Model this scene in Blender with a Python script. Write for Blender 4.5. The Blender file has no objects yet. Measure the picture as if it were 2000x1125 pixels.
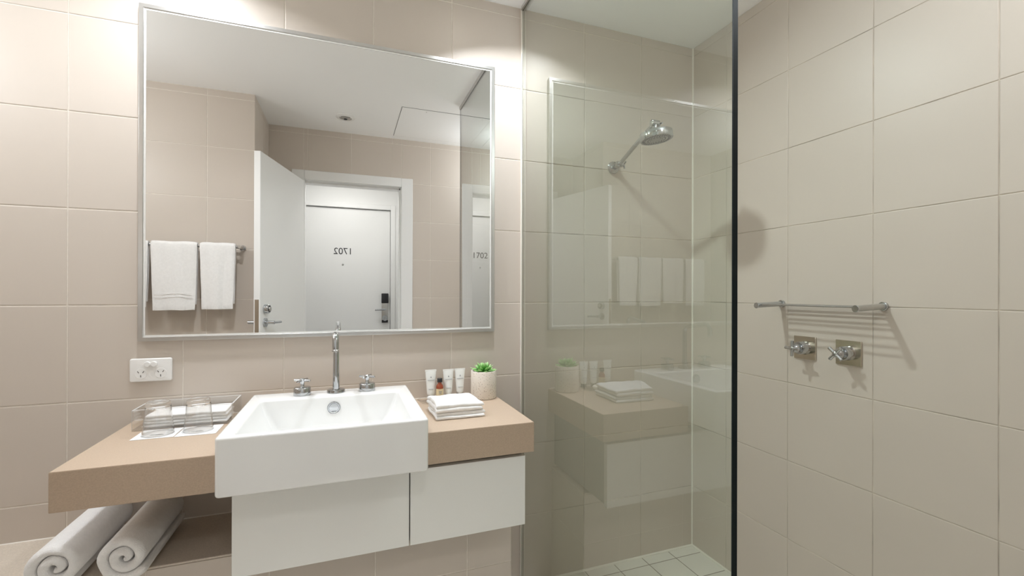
import bpy, bmesh, math, random
from mathutils import Vector, Matrix
random.seed(7)
PI = math.pi
S = bpy.context.scene
COL = S.collection

# ------------------------------------------------------------------ camera
YAW, PITCH, ROLL = 0.35163992, 0.0012873, 0.00243983
fw = Vector((math.sin(YAW)*math.cos(PITCH), math.cos(YAW)*math.cos(PITCH), math.sin(PITCH)))
rt = Vector((math.cos(YAW), -math.sin(YAW), 0)); up = rt.cross(fw)
r2 = rt*math.cos(ROLL)+up*math.sin(ROLL); u2 = up*math.cos(ROLL)-rt*math.sin(ROLL)
cd = bpy.data.cameras.new('camera'); cam = bpy.data.objects.new('camera', cd); COL.objects.link(cam)
m = Matrix.Identity(4)
for i in range(3):
    m[i][0] = r2[i]; m[i][1] = u2[i]; m[i][2] = -fw[i]
m[0][3], m[1][3], m[2][3] = -1.59561583, -1.78041898, 1.23541209
cam.matrix_world = m
cd.sensor_width = 36; cd.lens = 885.14826*36/2000; cd.shift_y = 7.394/2000; cd.clip_start = 0.02
S.camera = cam

# ------------------------------------------------------------------ light and exposure
W = bpy.data.worlds.new('world'); S.world = W; W.use_nodes = True
W.node_tree.nodes['Background'].inputs[0].default_value = (1, 0.97, 0.93, 1)
W.node_tree.nodes['Background'].inputs[1].default_value = 0.0
S.view_settings.view_transform = 'Standard'
try: S.view_settings.look = 'None'
except Exception: pass
S.view_settings.exposure = 1.0; S.view_settings.gamma = 1.0; S.view_settings.use_curve_mapping = False
S.cycles.max_bounces = 16; S.cycles.diffuse_bounces = 8; S.cycles.glossy_bounces = 8
S.cycles.transmission_bounces = 12; S.cycles.transparent_max_bounces = 24
S.cycles.sample_clamp_indirect = 6.0; S.cycles.blur_glossy = 0.5
CEIL = 2.4325
def area(name, loc, power, col=(1, .96, .91), size=.09, spread=180, rot=(0, 0, 0)):
    l = bpy.data.lights.new(name, 'AREA'); l.shape = 'DISK'; l.size = size; l.energy = power
    l.color = col; l.spread = math.radians(spread)
    o = bpy.data.objects.new(name, l); COL.objects.link(o); o.location = loc; o.rotation_euler = rot
    return o
LAMPS = [(-1.12, -.29, 5.1, (math.radians(-12), math.radians(-14), 0)), (-2.08, -.29, 3.7, (math.radians(-4), 0, 0))]   # gimbals, tipped slightly into the room
POW_MAIN = (.90, .945, 1.0)
for lx, ly, p, rr in LAMPS: area('downlight_lamp', (lx, ly, CEIL-.018), p, POW_MAIN, size=.07, spread=140, rot=rr)
def globe(name, loc, power, col, r=.09):
    l = bpy.data.lights.new(name, 'POINT'); l.energy = power; l.color = col; l.shadow_soft_size = r
    o = bpy.data.objects.new(name, l); COL.objects.link(o); o.location = loc
FILL_GLOBES = [(-3.03, -.50, 2.10, 7.5), (-.42, -1.50, 2.22, 5.0)]  # added out-of-view fill lamps, standing in for ambient room light
for gx_, gy_, gz_, p in FILL_GLOBES: globe('fill_globe_lamp', (gx_, gy_, gz_), p, (.885, .94, 1.0))
area('hall_lamp', (-1.62, -2.45, CEIL-.03), 2.5, (.92, .96, 1), size=.3)

# ------------------------------------------------------------------ materials
def lin(h):
    c = [int(h[i:i+2], 16)/255 for i in (0, 2, 4)]
    return tuple([(x/12.92 if x <= .04045 else ((x+.055)/1.055)**2.4) for x in c])+(1,)
MATS = {}
def mat(name, col, rough=.5, metal=0, spec=.5, noise=None, bump=None, trans=0, ior=1.5, coat=0, sheen=0):
    """noise=(scale, amount, detail) varies the colour; bump=(scale, strength, distance)"""
    m = bpy.data.materials.new(name); m.use_nodes = True; nt = m.node_tree; b = nt.nodes['Principled BSDF']
    c = lin(col) if isinstance(col, str) else tuple(col)+(1,)
    b.inputs['Base Color'].default_value = c; b.inputs['Roughness'].default_value = rough
    b.inputs['Metallic'].default_value = metal; b.inputs['Specular IOR Level'].default_value = spec
    b.inputs['IOR'].default_value = ior; b.inputs['Transmission Weight'].default_value = trans
    b.inputs['Coat Weight'].default_value = coat; b.inputs['Coat Roughness'].default_value = .05
    b.inputs['Sheen Weight'].default_value = sheen
    tc = nt.nodes.new('ShaderNodeTexCoord')
    if noise:
        n = nt.nodes.new('ShaderNodeTexNoise'); n.inputs['Scale'].default_value = noise[0]
        n.inputs['Detail'].default_value = noise[2] if len(noise) > 2 else 4
        nt.links.new(tc.outputs['Object'], n.inputs['Vector'])
        r = nt.nodes.new('ShaderNodeMapRange'); r.inputs[1].default_value = .3; r.inputs[2].default_value = .7
        r.inputs[3].default_value = 1-noise[1]; r.inputs[4].default_value = 1+noise[1]
        nt.links.new(n.outputs['Fac'], r.inputs[0])
        v = nt.nodes.new('ShaderNodeVectorMath'); v.operation = 'SCALE'; v.inputs[0].default_value = c[:3]
        nt.links.new(r.outputs[0], v.inputs['Scale']); nt.links.new(v.outputs[0], b.inputs['Base Color'])
    if bump:
        n = nt.nodes.new('ShaderNodeTexNoise'); n.inputs['Scale'].default_value = bump[0]; n.inputs['Detail'].default_value = 3
        nt.links.new(tc.outputs['Object'], n.inputs['Vector'])
        bp = nt.nodes.new('ShaderNodeBump'); bp.inputs['Strength'].default_value = bump[1]; bp.inputs['Distance'].default_value = bump[2]
        nt.links.new(n.outputs['Fac'], bp.inputs['Height']); nt.links.new(bp.outputs[0], b.inputs['Normal'])
    MATS[name] = m
    return m
def clear_mat(name, tint, F0=.04, boost=1.0, rough=0.0, reflect=True):
    """thin clear sheet: transparent, with a Schlick reflection that is the same from both sides"""
    m = bpy.data.materials.new(name); m.use_nodes = True; nt = m.node_tree; N = nt.nodes; L = nt.links
    for n in list(N): N.remove(n)
    out = N.new('ShaderNodeOutputMaterial'); tr = N.new('ShaderNodeBsdfTransparent'); tr.inputs[0].default_value = tuple(tint)+(1,)
    if not reflect:
        L.new(tr.outputs[0], out.inputs[0]); return m
    gl = N.new('ShaderNodeBsdfGlossy'); gl.inputs['Roughness'].default_value = rough
    g = N.new('ShaderNodeNewGeometry'); d = N.new('ShaderNodeVectorMath'); d.operation = 'DOT_PRODUCT'
    L.new(g.outputs['Incoming'], d.inputs[0]); L.new(g.outputs['Normal'], d.inputs[1])
    def M(op, a, b=None):
        n = N.new('ShaderNodeMath'); n.operation = op
        for i, x in enumerate((a, b)):
            if x is None: continue
            if isinstance(x, (int, float)): n.inputs[i].default_value = x
            else: L.new(x, n.inputs[i])
        return n.outputs[0]
    c = M('ABSOLUTE', d.outputs['Value']); p = M('POWER', M('SUBTRACT', 1, c), 5)
    f = M('ADD', M('MULTIPLY', p, 1-F0), F0)
    f = M('MULTIPLY', M('DIVIDE', M('MULTIPLY', f, 2), M('ADD', f, 1)), boost); f = M('MINIMUM', f, 1)
    mx = N.new('ShaderNodeMixShader'); L.new(f, mx.inputs[0]); L.new(tr.outputs[0], mx.inputs[1]); L.new(gl.outputs[0], mx.inputs[2])
    L.new(mx.outputs[0], out.inputs[0]); MATS[name] = m
    return m

TILE = mat('glazed_beige_tile', (.585, .522, .460), rough=.40, spec=.42, noise=(3.0, .012, 2), bump=(9, .05, .004))
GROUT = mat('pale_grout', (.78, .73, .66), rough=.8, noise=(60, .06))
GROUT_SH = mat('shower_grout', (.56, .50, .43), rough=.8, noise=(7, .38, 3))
GROUT_FL = mat('floor_grout', (.22, .19, .15), rough=.85, noise=(30, .2))
FTILE = mat('floor_tile', (.76, .73, .67), rough=.5, noise=(6, .04))
SILIC = mat('white_silicone', (.80, .76, .69), rough=.45)
STONE = mat('sand_engineered_stone', (.485, .375, .28), rough=.42, noise=(300, .06, 2), bump=(300, .05, .001))
PAINT = mat('white_wall_paint', (.80, .80, .79), rough=.7, noise=(2, .01))
CEILM = mat('white_ceiling_paint', (.93, .93, .925), rough=.85, noise=(1.5, .01))
DOORW = mat('white_satin_door', (.80, .80, .79), rough=.35, noise=(2, .01))
CERAM = mat('white_glazed_ceramic', (.83, .83, .82), rough=.08, spec=.5, noise=(2, .01), coat=.3)
LACQ = mat('white_gloss_lacquer', (.80, .80, .775), rough=.22, noise=(2, .01))
CARC = mat('grey_aluminium_channel', (.28, .27, .25), rough=.4, metal=.6, noise=(20, .03))
CHROME = mat('polished_chrome', (.54, .555, .57), rough=.06, metal=1, noise=(4, .01))
CHROMEB = mat('brushed_chrome', (.56, .555, .54), rough=.28, metal=1, noise=(40, .03))
ALU = mat('brushed_aluminium', (.66, .655, .64), rough=.30, metal=1, noise=(30, .02))
STEELP = mat('satin_steel_plate', (.62, .57, .49), rough=.18, metal=1, noise=(8, .04))
MIRROR = mat('silvered_mirror', (.87, .87, .86), rough=0.0, metal=1)
BEVELW = mat('mirror_bevel', (.9, .9, .88), rough=.25, metal=.3, noise=(8, .01))
TERRY = mat('white_terry', (.84, .83, .82), rough=.95, spec=.2, noise=(90, .03), bump=(420, .6, .003), sheen=.3)
PLASTW = mat('white_plastic', (.80, .79, .77), rough=.3, noise=(5, .01))
DARK = mat('black_plastic', (.018, .018, .02), rough=.35, noise=(20, .1))
SLOT = mat('dark_slot', (.05, .045, .04), rough=.7, noise=(20, .1))
GLASS = clear_mat('green_tinted_glass', (.89, .935, .895), boost=1.9)
GLASSB = clear_mat('green_tinted_glass_back', (.95, .98, .955), reflect=False)
GEDGE = mat('dark_glass_edge', (.004, .009, .010), rough=.45, spec=.15, noise=(4, .1))
ACRYL = clear_mat('clear_acrylic', (.985, .985, .98), boost=.8)
ACRYLE = mat('acrylic_edge', (.86, .85, .84), rough=.15, noise=(20, .03), trans=.3)
TUMB = mat('clear_drinking_glass', (.99, .99, .985), rough=0.0, trans=1, ior=1.47)
PAPER = mat('white_paper', (.86, .86, .86), rough=.7, noise=(40, .01))
INK = mat('grey_print', (.30, .32, .35), rough=.6, noise=(60, .1))
INKD = mat('black_print', (.03, .03, .035), rough=.5, noise=(60, .1))
TUBEM = mat('white_tube_plastic', (.83, .84, .82), rough=.33, noise=(10, .01))
CAPG = mat('grey_cap', (.13, .13, .135), rough=.4, noise=(20, .05))
AMBER = mat('amber_bottle', (.30, .055, .018), rough=.08, noise=(10, .05), coat=.5)
BLABEL = mat('cream_label', (.74, .62, .40), rough=.6, noise=(40, .03))
SOAPM = mat('ivory_wrap', (.80, .76, .66), rough=.5, noise=(20, .02))
LEAF = None
def leaf_mat():
    m = mat('succulent_leaf', (.12, .33, .07), rough=.4)
    nt = m.node_tree; b = nt.nodes['Principled BSDF']
    tc = nt.nodes.new('ShaderNodeTexCoord'); sp = nt.nodes.new('ShaderNodeSeparateXYZ'); nt.links.new(tc.outputs['Generated'], sp.inputs[0])
    r = nt.nodes.new('ShaderNodeValToRGB'); r.color_ramp.elements[0].color = (.05, .22, .035, 1); r.color_ramp.elements[1].color = (.55, .80, .38, 1)
    e = r.color_ramp.elements.new(.55); e.color = (.16, .44, .09, 1)
    nt.links.new(sp.outputs[0], r.inputs[0]); nt.links.new(r.outputs[0], b.inputs['Base Color'])
    return m
LEAF = leaf_mat()
def terrazzo():
    m = mat('cream_terrazzo', (.80, .74, .66), rough=.6)
    nt = m.node_tree; b = nt.nodes['Principled BSDF']; tc = nt.nodes.new('ShaderNodeTexCoord')
    last = None
    base = nt.nodes.new('ShaderNodeRGB'); base.outputs[0].default_value = (.80, .735, .655, 1); last = base.outputs[0]
    for sc, th, colr in ((150, .16, (.45, .33, .25, 1)), (230, .17, (.22, .17, .14, 1)), (110, .12, (.55, .38, .22, 1))):
        v = nt.nodes.new('ShaderNodeTexVoronoi'); v.inputs['Scale'].default_value = sc; nt.links.new(tc.outputs['Object'], v.inputs['Vector'])
        lt = nt.nodes.new('ShaderNodeMath'); lt.operation = 'LESS_THAN'; lt.inputs[1].default_value = th*1.3; nt.links.new(v.outputs['Distance'], lt.inputs[0])
        sx = nt.nodes.new('ShaderNodeSeparateColor'); nt.links.new(v.outputs['Color'], sx.inputs[0])
        l2 = nt.nodes.new('ShaderNodeMath'); l2.operation = 'LESS_THAN'; l2.inputs[1].default_value = .35; nt.links.new(sx.outputs[0], l2.inputs[0])
        mu = nt.nodes.new('ShaderNodeMath'); mu.operation = 'MULTIPLY'; nt.links.new(lt.outputs[0], mu.inputs[0]); nt.links.new(l2.outputs[0], mu.inputs[1])
        mx = nt.nodes.new('ShaderNodeMixRGB'); nt.links.new(mu.outputs[0], mx.inputs[0]); nt.links.new(last, mx.inputs[1]); mx.inputs[2].default_value = colr
        last = mx.outputs[0]
    nt.links.new(last, b.inputs['Base Color'])
    return m
TERRZ = terrazzo()
LENS = bpy.data.materials.new('lamp_lens'); LENS.use_nodes = True
_b = LENS.node_tree.nodes['Principled BSDF']; _b.inputs['Base Color'].default_value = (.9, .9, .9, 1)
_b.inputs['Emission Color'].default_value = (1, .95, .88, 1); _b.inputs['Emission Strength'].default_value = 8

# ------------------------------------------------------------------ mesh helpers
def wloc(o):
    v = Vector((0, 0, 0))
    while o is not None: v = v+o.location; o = o.parent
    return v
def put(name, bm, mt, parent=None, smooth=True, angle=40, center=True):
    bmesh.ops.recalc_face_normals(bm, faces=bm.faces[:])
    xs = [v.co for v in bm.verts]
    lo = Vector((min(v.x for v in xs), min(v.y for v in xs), min(v.z for v in xs)))
    hi = Vector((max(v.x for v in xs), max(v.y for v in xs), max(v.z for v in xs)))
    c = (lo+hi)/2
    if not center: c = Vector((0, 0, 0))
    for v in bm.verts: v.co -= c
    if smooth:
        for f in bm.faces: f.smooth = True
        for e in bm.edges:
            if len(e.link_faces) == 2 and e.calc_face_angle(0) > math.radians(angle): e.smooth = False
    me = bpy.data.meshes.new(name); bm.to_mesh(me); bm.free()
    for x in (mt if isinstance(mt, (list, tuple)) else [mt]): me.materials.append(x)
    o = bpy.data.objects.new(name, me); COL.objects.link(o)
    if parent is not None: o.parent = parent; o.location = c-wloc(parent)
    else: o.location = c
    return o
def thing(name, label, cat, loc, group=None):
    o = bpy.data.objects.new(name, None); COL.objects.link(o); o.location = loc; o.empty_display_size = .05
    o['label'] = label; o['category'] = cat
    if group: o['group'] = group
    return o
def tag(o, label=None, cat=None, group=None, kind=None):
    if label: o['label'] = label
    if cat: o['category'] = cat
    if group: o['group'] = group
    if kind: o['kind'] = kind
    return o
def struct(name, bm, mt, **k):
    o = put(name, bm, mt, smooth=False, **k); o['kind'] = 'structure'; return o
def box(bm, x0, x1, y0, y1, z0, z1, bev=0, seg=2, mi=0):
    vs = [bm.verts.new((x, y, z)) for x in (x0, x1) for y in (y0, y1) for z in (z0, z1)]
    fs = [bm.faces.new([vs[i] for i in q]) for q in ((0, 1, 3, 2), (4, 6, 7, 5), (0, 4, 5, 1), (2, 3, 7, 6), (0, 2, 6, 4), (1, 5, 7, 3))]
    for f in fs: f.material_index = mi
    if bev:
        es = set(e for f in fs for e in f.edges)
        bmesh.ops.bevel(bm, geom=list(es), offset=bev, segments=seg, profile=.5, affect='EDGES')
    return bm
def nb(): return bmesh.new()
def bx(x0, x1, y0, y1, z0, z1, bev=0, seg=2): return box(nb(), x0, x1, y0, y1, z0, z1, bev, seg)
def frame_of(d):
    d = Vector(d).normalized(); a = Vector((0, 0, 1)) if abs(d.z) < .9 else Vector((1, 0, 0))
    u = d.cross(a).normalized(); v = d.cross(u).normalized(); return d, u, v
def lathe(bm, c, axis, prof, n=32, mi=0, cap0=True, cap1=True):
    """prof: list of (radius, height along axis) from c"""
    d, u, v = frame_of(axis); c = Vector(c); rings = []
    for r, h in prof:
        if r < 1e-6: rings.append([bm.verts.new(c+d*h)])
        else: rings.append([bm.verts.new(c+d*h+u*(r*math.cos(2*PI*i/n))+v*(r*math.sin(2*PI*i/n))) for i in range(n)])
    for a, b in zip(rings, rings[1:]):
        for i in range(n):
            j = (i+1) % n
            if len(a) == 1 and len(b) == 1: break
            if len(a) == 1: f = bm.faces.new((a[0], b[i], b[j]))
            elif len(b) == 1: f = bm.faces.new((a[i], a[j], b[0]))
            else: f = bm.faces.new((a[i], a[j], b[j], b[i]))
            f.material_index = mi
    if cap0 and len(rings[0]) > 1: bm.faces.new(rings[0]).material_index = mi
    if cap1 and len(rings[-1]) > 1: bm.faces.new(rings[-1]).material_index = mi
    return bm
def cyl(bm, a, b, r, n=24, ch=0, r1=None, mi=0):
    a = Vector(a); b = Vector(b); L = (b-a).length; r1 = r if r1 is None else r1
    if ch: prof = [(r-ch, 0), (r, ch), (r1, L-ch), (r1-ch, L)]
    else: prof = [(r, 0), (r1, L)]
    return lathe(bm, a, b-a, prof, n, mi)
def sweep(bm, pts, r, n=16, caps=True, mi=0):
    pts = [Vector(p) for p in pts]; rs = r if isinstance(r, (list, tuple)) else [r]*len(pts)
    t0 = (pts[1]-pts[0]).normalized(); _, u, v = frame_of(t0); rings = []; pt = t0
    for i, p in enumerate(pts):
        t = (pts[min(i+1, len(pts)-1)]-pts[max(i-1, 0)]).normalized()
        q = pt.rotation_difference(t); u = q @ u; v = q @ v; pt = t
        rings.append([bm.verts.new(p+u*(rs[i]*math.cos(2*PI*k/n))+v*(rs[i]*math.sin(2*PI*k/n))) for k in range(n)])
    for a, b in zip(rings, rings[1:]):
        for k in range(n): bm.faces.new((a[k], a[(k+1) % n], b[(k+1) % n], b[k])).material_index = mi
    if caps: bm.faces.new(rings[0]); bm.faces.new(rings[-1])
    return bm
def arc(c, r, a0, a1, n, plane='yz'):
    o = []
    for i in range(n+1):
        a = a0+(a1-a0)*i/n
        o.append((c[0], c[1]+r*math.cos(a), c[2]+r*math.sin(a)) if plane == 'yz' else (c[0]+r*math.cos(a), c[1]+r*math.sin(a), c[2]))
    return o
def rrect(x0, x1, y0, y1, r, n=6):
    p = []
    for cx, cy, a in ((x1-r, y1-r, 0), (x0+r, y1-r, PI/2), (x0+r, y0+r, PI), (x1-r, y0+r, 1.5*PI)):
        for i in range(n+1): p.append((cx+r*math.cos(a+PI/2*i/n), cy+r*math.sin(a+PI/2*i/n)))
    return p
def loops(bm, L, cap0=True, cap1=True, mi=0):
    R = [[bm.verts.new(p) for p in l] for l in L]; n = len(R[0])
    for a, b in zip(R, R[1:]):
        for i in range(n): bm.faces.new((a[i], a[(i+1) % n], b[(i+1) % n], b[i])).material_index = mi
    if cap0: bm.faces.new(R[0]).material_index = mi
    if cap1: bm.faces.new(R[-1]).material_index = mi
    return bm
def rslab(bm, x0, x1, y0, y1, z0, z1, r, e, n=5, mi=0):
    """slab with rounded vertical corners (r) and soft top and bottom edges (e)"""
    L = []
    k = 4
    for i in range(k+1):
        a = PI/2*i/k; ins = e*(1-math.sin(a)); z = z0+e*(1-math.cos(a))
        L.append([(x, y, z) for x, y in rrect(x0+ins, x1-ins, y0+ins, y1-ins, max(r-ins, .0005), n)])
    for i in range(k+1):
        a = PI/2*i/k; ins = e*(1-math.cos(a)); z = z1-e*(1-math.sin(a))
        L.append([(x, y, z) for x, y in rrect(x0+ins, x1-ins, y0+ins, y1-ins, max(r-ins, .0005), n)])
    return loops(bm, L, mi=mi)
def xform(bm, M): bmesh.ops.transform(bm, matrix=M, verts=bm.verts[:]); return bm

# ------------------------------------------------------------------ tiled surfaces
TM = {}
def tile_mesh(w, h, mt, b=.0016, t=.008):
    k = (round(w, 3), round(h, 3), mt.name)
    if k in TM: return TM[k]
    w, h = k[0], k[1]; b = min(b, w*.3, h*.3); bm = nb()
    def ring(i, y): return [bm.verts.new((x, y, z)) for x, z in ((-w/2+i, -h/2+i), (w/2-i, -h/2+i), (w/2-i, h/2-i), (-w/2+i, h/2-i))]
    R = [ring(0, t), ring(0, b*.8), ring(b*.35, b*.25), ring(b*1.2, 0)]
    for a, c in zip(R, R[1:]):
        for i in range(4): bm.faces.new((a[i], a[(i+1) % 4], c[(i+1) % 4], c[i]))
    bm.faces.new(R[-1]); bmesh.ops.recalc_face_normals(bm, faces=bm.faces[:])
    me = bpy.data.meshes.new('tile'); bm.to_mesh(me); bm.free(); me.materials.append(mt); TM[k] = me
    return me
ZJ = [1.1915878+.3*k for k in range(-4, 6)]
def tile_wall(parent, facing, plane, regions, u0, mt=TILE, joint=.0028, step=.3, zj=ZJ, name='tile', t=.008):
    """facing: '-y','+y','-x','+x','+z'. regions: (ua,ub,va,vb). u0: one joint position."""
    pw = wloc(parent)
    for ua, ub, va, vb in regions:
        k0 = math.floor((ua-u0)/step)-1
        us = [u0+step*k for k in range(k0, k0+int((ub-ua)/step)+4)]
        for a, b in zip(us, us[1:]):
            A, B = max(a, ua), min(b, ub)
            if B-A < .006: continue
            for c, d in zip(zj, zj[1:]):
                C, D = max(c, va), min(d, vb)
                if D-C < .006: continue
                w, h = B-A-joint, D-C-joint; uc, vc = (A+B)/2, (C+D)/2
                o = bpy.data.objects.new(name, tile_mesh(w, h, mt, t=t)); COL.objects.link(o); o.parent = parent
                j = random.uniform(-.0002, .0002)
                if facing == '-y': p = (uc, plane+j, vc); o.rotation_euler = (0, 0, 0)
                elif facing == '+y': p = (uc, plane+j, vc); o.rotation_euler = (0, 0, PI)
                elif facing == '-x': p = (plane+j, uc, vc); o.rotation_euler = (0, 0, -PI/2)
                elif facing == '+x': p = (plane+j, uc, vc); o.rotation_euler = (0, 0, PI/2)
                else: p = (uc, vc, plane+j); o.rotation_euler = (-PI/2, 0, 0)
                o.location = Vector(p)-pw

XL = -3.20; YN = -1.363; YF = -1.875; XC = -2.115; G = .0017; T = .10
OPX0, OPX1, OPZ = -1.885, -1.185, 2.06
# back wall: a backing of pale grout on the vanity side and a duller one in the shower, tiles in front
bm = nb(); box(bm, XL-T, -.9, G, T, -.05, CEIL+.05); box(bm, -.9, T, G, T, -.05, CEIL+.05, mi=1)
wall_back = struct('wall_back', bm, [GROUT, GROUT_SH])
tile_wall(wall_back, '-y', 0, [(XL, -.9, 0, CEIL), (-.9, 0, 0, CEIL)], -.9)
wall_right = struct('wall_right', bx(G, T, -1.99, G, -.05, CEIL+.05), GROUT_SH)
tile_wall(wall_right, '-x', 0, [(YF, 0, 0, CEIL)], -.20958, joint=.0024)
wall_left = struct('wall_left', bx(XL-T, XL-G, YN-T, G, -.05, CEIL+.05), GROUT)
tile_wall(wall_left, '+x', XL, [(YN, 0, 0, CEIL)], -.1)
wall_alcove = struct('wall_alcove', bx(XL-T, XC-G, YF-T, YN-G, -.05, CEIL+.05), GROUT)
tile_wall(wall_alcove, '+y', YN, [(XL, XC, 0, CEIL)], -2.3636)
tile_wall(wall_alcove, '+x', XC, [(YF, YN, 0, CEIL)], -1.363)
bm = nb(); box(bm, XC-G, OPX0, YF-T, YF-G, -.05, CEIL+.05); box(bm, OPX1, T, YF-T, YF-G, -.05, CEIL+.05); box(bm, OPX0, OPX1, YF-T, YF-G, OPZ, CEIL+.05)
wall_front = struct('wall_front', bm, GROUT)
tile_wall(wall_front, '+y', YF, [(XC, OPX0, 0, CEIL), (OPX0, OPX1, OPZ, CEIL), (OPX1, 0, 0, CEIL)], -.0576)
ceiling = struct('ceiling', bx(XL-T, T, YF-T, T, CEIL, CEIL+.08), CEILM)
floor = struct('floor', bx(XL-T, T, YF-T, T, -.10, -.0012), GROUT_FL)
tile_wall(floor, '+z', 0, [(XL, -.9, YN, 0), (XC, -.9, YF, YN), (-.9, 0, YF, 0)], -.147, mt=FTILE, step=.15, joint=.0035, zj=[-.061-.15*k for k in range(14, -2, -1)], name='floor_tile', t=.006)
# cistern ledge: tiled low wall with a sand stone top
LZ = .484; LX1 = -1.0455; LY = -.282
ledge = struct('wall_ledge', bx(XL, LX1-G, LY+G, -.0005, 0, LZ-.012), GROUT)
tile_wall(ledge, '-y', LY, [(XL, LX1, 0, LZ-.006)], -1.2053)
tile_wall(ledge, '+x', LX1, [(LY, -.001, 0, LZ-.006)], -.282)
put('ledge_top', bx(XL+.001, LX1, LY, -.001, LZ-.006, LZ, .001, 1), mat('ledge_stone', (.58, .51, .43), rough=.45, noise=(240, .08, 2)), ledge)
# silicone lines and corner beads
def trim(n, bm, mt): o = put('trim_%d' % n, bm, mt); o['kind'] = 'structure'; return o
bm = nb(); cyl(bm, (-.001, -.001, .004), (-.001, -.001, CEIL-.001), .0045, 10)
trim(1, bm, SILIC)
bm = nb(); cyl(bm, (-.885, -.001, .001), (-.004, -.001, .001), .0065, 10); trim(2, bm, SILIC)
bm = nb(); cyl(bm, (-.001, -.004, .001), (-.001, YF+.004, .001), .0065, 10); trim(3, bm, SILIC)
bm = nb(); cyl(bm, (-2.229, -.0005, .8215), (-1.04, -.0005, .8215), .0016, 8); trim(4, bm, SILIC)
bm = nb(); cyl(bm, (XL+.004, -.001, LZ), (-1.06, -.001, LZ), .0025, 8); trim(5, bm, SILIC)

# ------------------------------------------------------------------ hallway behind the doorway
HY = -3.12; HX0, HX1 = -3.0, -1.05
hall = struct('floor_hall', bx(HX0-T, HX1+T, HY-T, YF-T, -.1, -.004), mat('hall_carpet', (.22, .21, .2), rough=.95, noise=(150, .2), bump=(300, .5, .003)))
struct('ceiling_hall', bx(HX0-T, HX1+T, HY-T, YF-T-.001, CEIL, CEIL+.08), PAINT)
struct('wall_hall_left', bx(HX0-T, HX0, HY-T, YF-T-.001, -.05, CEIL), PAINT)
struct('wall_hall_right', bx(HX1, HX1+T, HY-T, YF-T-.001, -.05, CEIL), PAINT)
EX0, EX1, EZ = -2.08, -1.16, 2.085
bm = nb(); box(bm, HX0, EX0-.01, HY-T, HY, -.05, CEIL); box(bm, EX1+.01, HX1, HY-T, HY, -.05, CEIL); box(bm, EX0-.01, EX1+.01, HY-T, HY, EZ+.01, CEIL)
box(bm, EX0-.2, EX1+.1, HY-T-.02, HY-T, -.05, CEIL)
struct('wall_hall_back', bm, PAINT)
bm = nb(); box(bm, HX0, OPX0-.01, YF-T-.012, YF-T-.001, -.05, CEIL); box(bm, OPX1+.01, HX1, YF-T-.012, YF-T-.001, -.05, CEIL); box(bm, OPX0-.01, OPX1+.01, YF-T-.012, YF-T-.001, OPZ+.01, CEIL)
struct('wall_hall_front', bm, PAINT)
# entry door with frame, room number, peephole and lock
d2 = struct('door_2', bx(EX0, EX1, HY-.06, HY-.018, .004, EZ-.002, .002, 1), DOORW)
d2['label'] = 'white entry door with the number 1702, seen in the mirror'
bm = nb(); box(bm, EX0-.05, EX0-.003, HY-.03, HY+.012, 0, EZ+.05, .002, 1); box(bm, EX1+.003, EX1+.05, HY-.03, HY+.012, 0, EZ+.05, .002, 1); box(bm, EX0-.003, EX1+.003, HY-.03, HY+.012, EZ+.003, EZ+.05, .002, 1)
trim(6, bm, DOORW)
def text(name, s, size, loc, rot, mt, parent, ext=.0008):
    cu = bpy.data.curves.new(name, 'FONT'); cu.body = s; cu.size = size; cu.extrude = ext; cu.align_x = 'CENTER'; cu.align_y = 'CENTER'
    o = bpy.data.objects.new(name, cu); COL.objects.link(o); bpy.context.view_layer.update()
    me = bpy.data.meshes.new_from_object(o.evaluated_get(bpy.context.evaluated_depsgraph_get()))
    bpy.data.objects.remove(o); bpy.data.curves.remove(cu); me.materials.clear(); me.materials.append(mt)
    o = bpy.data.objects.new(name, me); COL.objects.link(o); o.parent = parent; o.rotation_euler = rot; o.location = Vector(loc)-wloc(parent)
    return o
DY = HY-.018
text('room_number', '1702', .092, (-1.621, DY+.001, 1.645), (PI/2, 0, PI), INKD, d2)
put('peephole', cyl(nb(), (-1.624, DY-.001, 1.512), (-1.624, DY+.004, 1.512), .009, 16, .001), CHROMEB, d2)
pl = put('lock_plate', bx(-1.245, -1.181, DY-.001, DY+.018, .915, 1.215, .004), CHROMEB, d2)
put('card_reader', bx(-1.248, -1.178, DY+.01, DY+.04, 1.12, 1.222, .006), DARK, pl)
put('lock_foot', bx(-1.244, -1.182, DY+.015, DY+.021, .918, .945, .001), DARK, pl)
bm = nb(); cyl(bm, (-1.213, DY+.015, 1.055), (-1.213, DY+.062, 1.055), .011, 16); cyl(bm, (-1.213, DY+.055, 1.055), (-1.315, DY+.055, 1.052), .009, 16, .002)
put('lever_handle', bm, CHROME, pl)
bm = nb(); cyl(bm, (-1.213, DY+.015, .965), (-1.213, DY+.03, .965), .029, 24, .002); cyl(bm, (-1.213, DY+.03, .965), (-1.213, DY+.034, .965), .018, 24, .001)
box(bm, -1.217, -1.209, DY+.034, DY+.044, .951, .979, .001)
put('thumb_turn', bm, CHROME, pl)
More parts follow.
